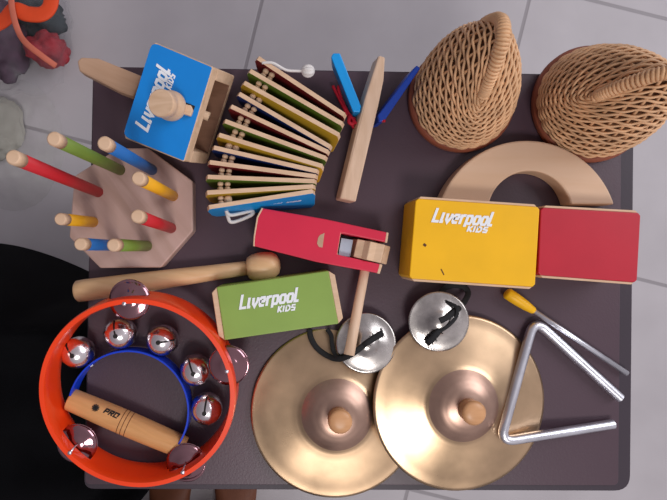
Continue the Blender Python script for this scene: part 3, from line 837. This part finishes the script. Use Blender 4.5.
w = tube(spline([fp(11, -10, .155), fp(12, 8, .158), fp(17, 28, .156), fp(25, 42, .14), fp(42, 56, .11), fp(56, 66, .09)], 8), .005, 10, flat=.3, up=Vector((0, 0, 1)))
tag(obj('shoulder_strap', w, M['bagpeach'], None, True), 'narrow peach coloured strap crossing the orange strap', 'strap')

bm = bmesh.new(); G = 34
vs = []
for i in range(G):
    row = []
    for j in range(G):
        x = -26 + 92 * i / (G - 1); y = 82 + 120 * j / (G - 1)
        x2 = x + 8 * math.sin(j * .5); y2 = y + 6 * math.sin(i * .4)
        ee = min(1, 4 * min(i, G - 1 - i, j, G - 1 - j) / G)
        zz = .004 + ee * (.035 + .025 * noise.noise(Vector((i * .22, j * .22, 4))) + .012 * noise.noise(Vector((i * .7, j * .7, 9))))
        # pull corners in
        u = (i / (G - 1) - .5) * 2; v = (j / (G - 1) - .5) * 2
        k = math.sqrt(max(.0001, 1 - .5 * v * v)); kk = math.sqrt(max(.0001, 1 - .5 * u * u))
        px_ = 14 + u * 50 * k; py_ = 145 + v * 66 * kk
        row.append(bm.verts.new(fp(px_ + 2 * noise.noise(Vector((i * .5, j * .5, 1))), py_, max(.002, zz))))
    vs.append(row)
for i in range(G - 1):
    for j in range(G - 1): bm.faces.new((vs[i][j], vs[i + 1][j], vs[i + 1][j + 1], vs[i][j + 1]))
tag(obj('plastic_wrapper', bm, M['filmy'], None, True), 'crumpled translucent plastic wrapper on the floor behind the long red peg', 'wrapper')
fb_('folded_paper', M['paleyellow'], (2, 128), .014, (.042, .055, .012), 7.3, 'pale yellow crumpled paper beneath the translucent wrapper', 'paper', .2)

# ------------------------------------------------------------------ black cloth heap and feet
bm = bmesh.new(); G = 70
X0, X1, Y0, Y1 = -.85, -.206, -.53, .020
vs = []
for i in range(G):
    row = []
    for j in range(G):
        u = i / (G - 1); v = j / (G - 1)
        y = Y0 + (Y1 - Y0) * v
        xr = X1 + .038 * min(1, max(0, (-.255 - y) / .02)) - .125 * min(1, max(0, (-.275 - y) / .185))
        x = X0 + (xr - X0) * u
        top_y = max(-.065, .013 - .050 * (max(0, x + .54) / .17) ** 1.6)
        yy = Y0 + (top_y - Y0) * v
        e = min(1, min((1 - v) * 14, v * 14, u * 14, (1 - u) * 24))
        e = math.sqrt(max(0, 1 - (1 - e) ** 2))
        zz = .004 + e * (.375 + .03 * noise.noise(Vector((x * 5, yy * 14, 2))) + .012 * math.sin(yy * 60 + 3 * noise.noise(Vector((x * 4, yy * 4, 0)))))
        row.append(bm.verts.new(Vector((x, yy, min(zz, TH - .02)))))
    vs.append(row)
for i in range(G - 1):
    for j in range(G - 1): bm.faces.new((vs[i][j], vs[i + 1][j], vs[i + 1][j + 1], vs[i][j + 1]))
tag(obj('black_cloth', bm, M['cloth'], None, True), 'black cloth heaped beside the table in the lower left corner', 'cloth')

def person():
    bm = bmesh.new(); sk = bm.verts.layers.skin.verify()
    def V(co, rx, ry=None, root=False):
        v = bm.verts.new(co); v[sk].radius = (rx, ry or rx); v[sk].use_root = root; return v
    pel = V((-.15, -1.02, .50), .13, .11, True)
    for s, fx in ((-1, -.207), (1, -.090)):
        hip = V((-.15 + s * .09, -.98, .47), .085); kn = V((fx + s * .0, -.60, .47), .058)
        cf = V((fx, -.575, .30), .05, .052); an = V((fx, -.565, .085), .033); he = V((fx, -.56, .045), .034, .04)
        mid = V((fx, -.49, .040), .036, .030); ba = V((fx + s * .003, -.425, .024), .043, .020)
        for a, b_ in ((pel, hip), (hip, kn), (kn, cf), (cf, an), (an, he), (he, mid), (mid, ba)): bm.edges.new((a, b_))
        for k, (dx, ln, rr) in enumerate(((-s * .030, .040, .0125), (-s * .010, .040, .009), (s * .006, .034, .0085), (s * .020, .027, .008), (s * .032, .019, .0075))):
            t1 = V((fx + dx, -.405, .015), rr); t2 = V((fx + dx * 1.08, -.405 + ln * .8, .011), rr * .95)
            bm.edges.new((ba, t1)); bm.edges.new((t1, t2))
    me = bpy.data.meshes.new('body'); bm.to_mesh(me); bm.free(); me.materials.append(M['skin'])
    root = thing('person', 'person in black clothing with bare feet standing below the table edge', 'person', (-.15, -.5, 0))
    o = bpy.data.objects.new('body', me); COL.objects.link(o); o.parent = root; o.location = -Vector(root.location)
    o.modifiers.new('skin', 'SKIN').use_smooth_shade = True
    sb = o.modifiers.new('sub', 'SUBSURF'); sb.levels = 2; sb.render_levels = 2
    # skirt over the thighs
    bm = bmesh.new(); n_ = 48; rows_ = []
    for k in range(16):
        t = k / 15
        y = -1.16 + t * .62 if t < .8 else -1.16 + .8 * .62 + (t - .8) * .2
        rows_.append([bm.verts.new(Vector((-.15 + (.19 + .012 * math.sin(a * 7)) * math.cos(a), y, .475 + (.115 - .03 * t) * math.sin(a) * (1 + .04 * math.sin(a * 6 + t * 4))))) for a in [2 * PI * j / n_ for j in range(n_)]])
    for A_, B_ in zip(rows_[:-1], rows_[1:]):
        for j in range(n_): bm.faces.new((A_[j], A_[(j + 1) % n_], B_[(j + 1) % n_], B_[j]))
    obj('skirt', bm, M['cloth'], root, True)
person()

# ------------------------------------------------------------------ light, sky, camera
def area(name, loc, target, sx, sy, power, color):
    l = bpy.data.lights.new(name, 'AREA'); l.shape = 'RECTANGLE'; l.size = sx; l.size_y = sy; l.energy = power; l.color = color
    o = bpy.data.objects.new(name, l); COL.objects.link(o); o.location = loc
    o.rotation_euler = (Vector(target) - Vector(loc)).to_track_quat('-Z', 'Y').to_euler(); return o
area('ceiling_lamp', (.28, -1.12, 2.3), (.1, 0, .45), .62, .45, 18, (1, .97, .94))
area('right_soft_fill', (1.9, .9, 1.9), (.2, 0, .45), 1.6, 1.2, 28, (.93, .95, 1))  # soft area lamp added to brighten the scene towards the right
w = bpy.data.worlds.new('room_light'); bpy.context.scene.world = w; w.use_nodes = True
nt = w.node_tree; bg = nt.nodes['Background']
tc = nt.nodes.new('ShaderNodeTexCoord'); sx = nt.nodes.new('ShaderNodeSeparateXYZ'); nt.links.new(tc.outputs['Generated'], sx.inputs[0])
mr = nt.nodes.new('ShaderNodeMapRange'); mr.inputs['From Min'].default_value = -1; mr.inputs['From Max'].default_value = 1
nt.links.new(sx.outputs['X'], mr.inputs['Value'])
rp = nt.nodes.new('ShaderNodeValToRGB'); rp.color_ramp.elements[0].color = (.26, .235, .26, 1); rp.color_ramp.elements[1].color = (.66, .62, .66, 1)
nt.links.new(mr.outputs[0], rp.inputs[0]); nt.links.new(rp.outputs[0], bg.inputs['Color']); bg.inputs['Strength'].default_value = .75

cd = bpy.data.cameras.new('camera'); cam = bpy.data.objects.new('camera', cd); COL.objects.link(cam)
cam.location = CAM; cam.rotation_euler = (0, -THETA, 0)
cd.shift_x = (333.5 - AXIS) / 667; cd.sensor_width = 36; cd.lens = F * 36 / 667; cd.clip_start = .01
bpy.context.scene.camera = cam
bpy.context.scene.view_settings.view_transform = 'Standard'
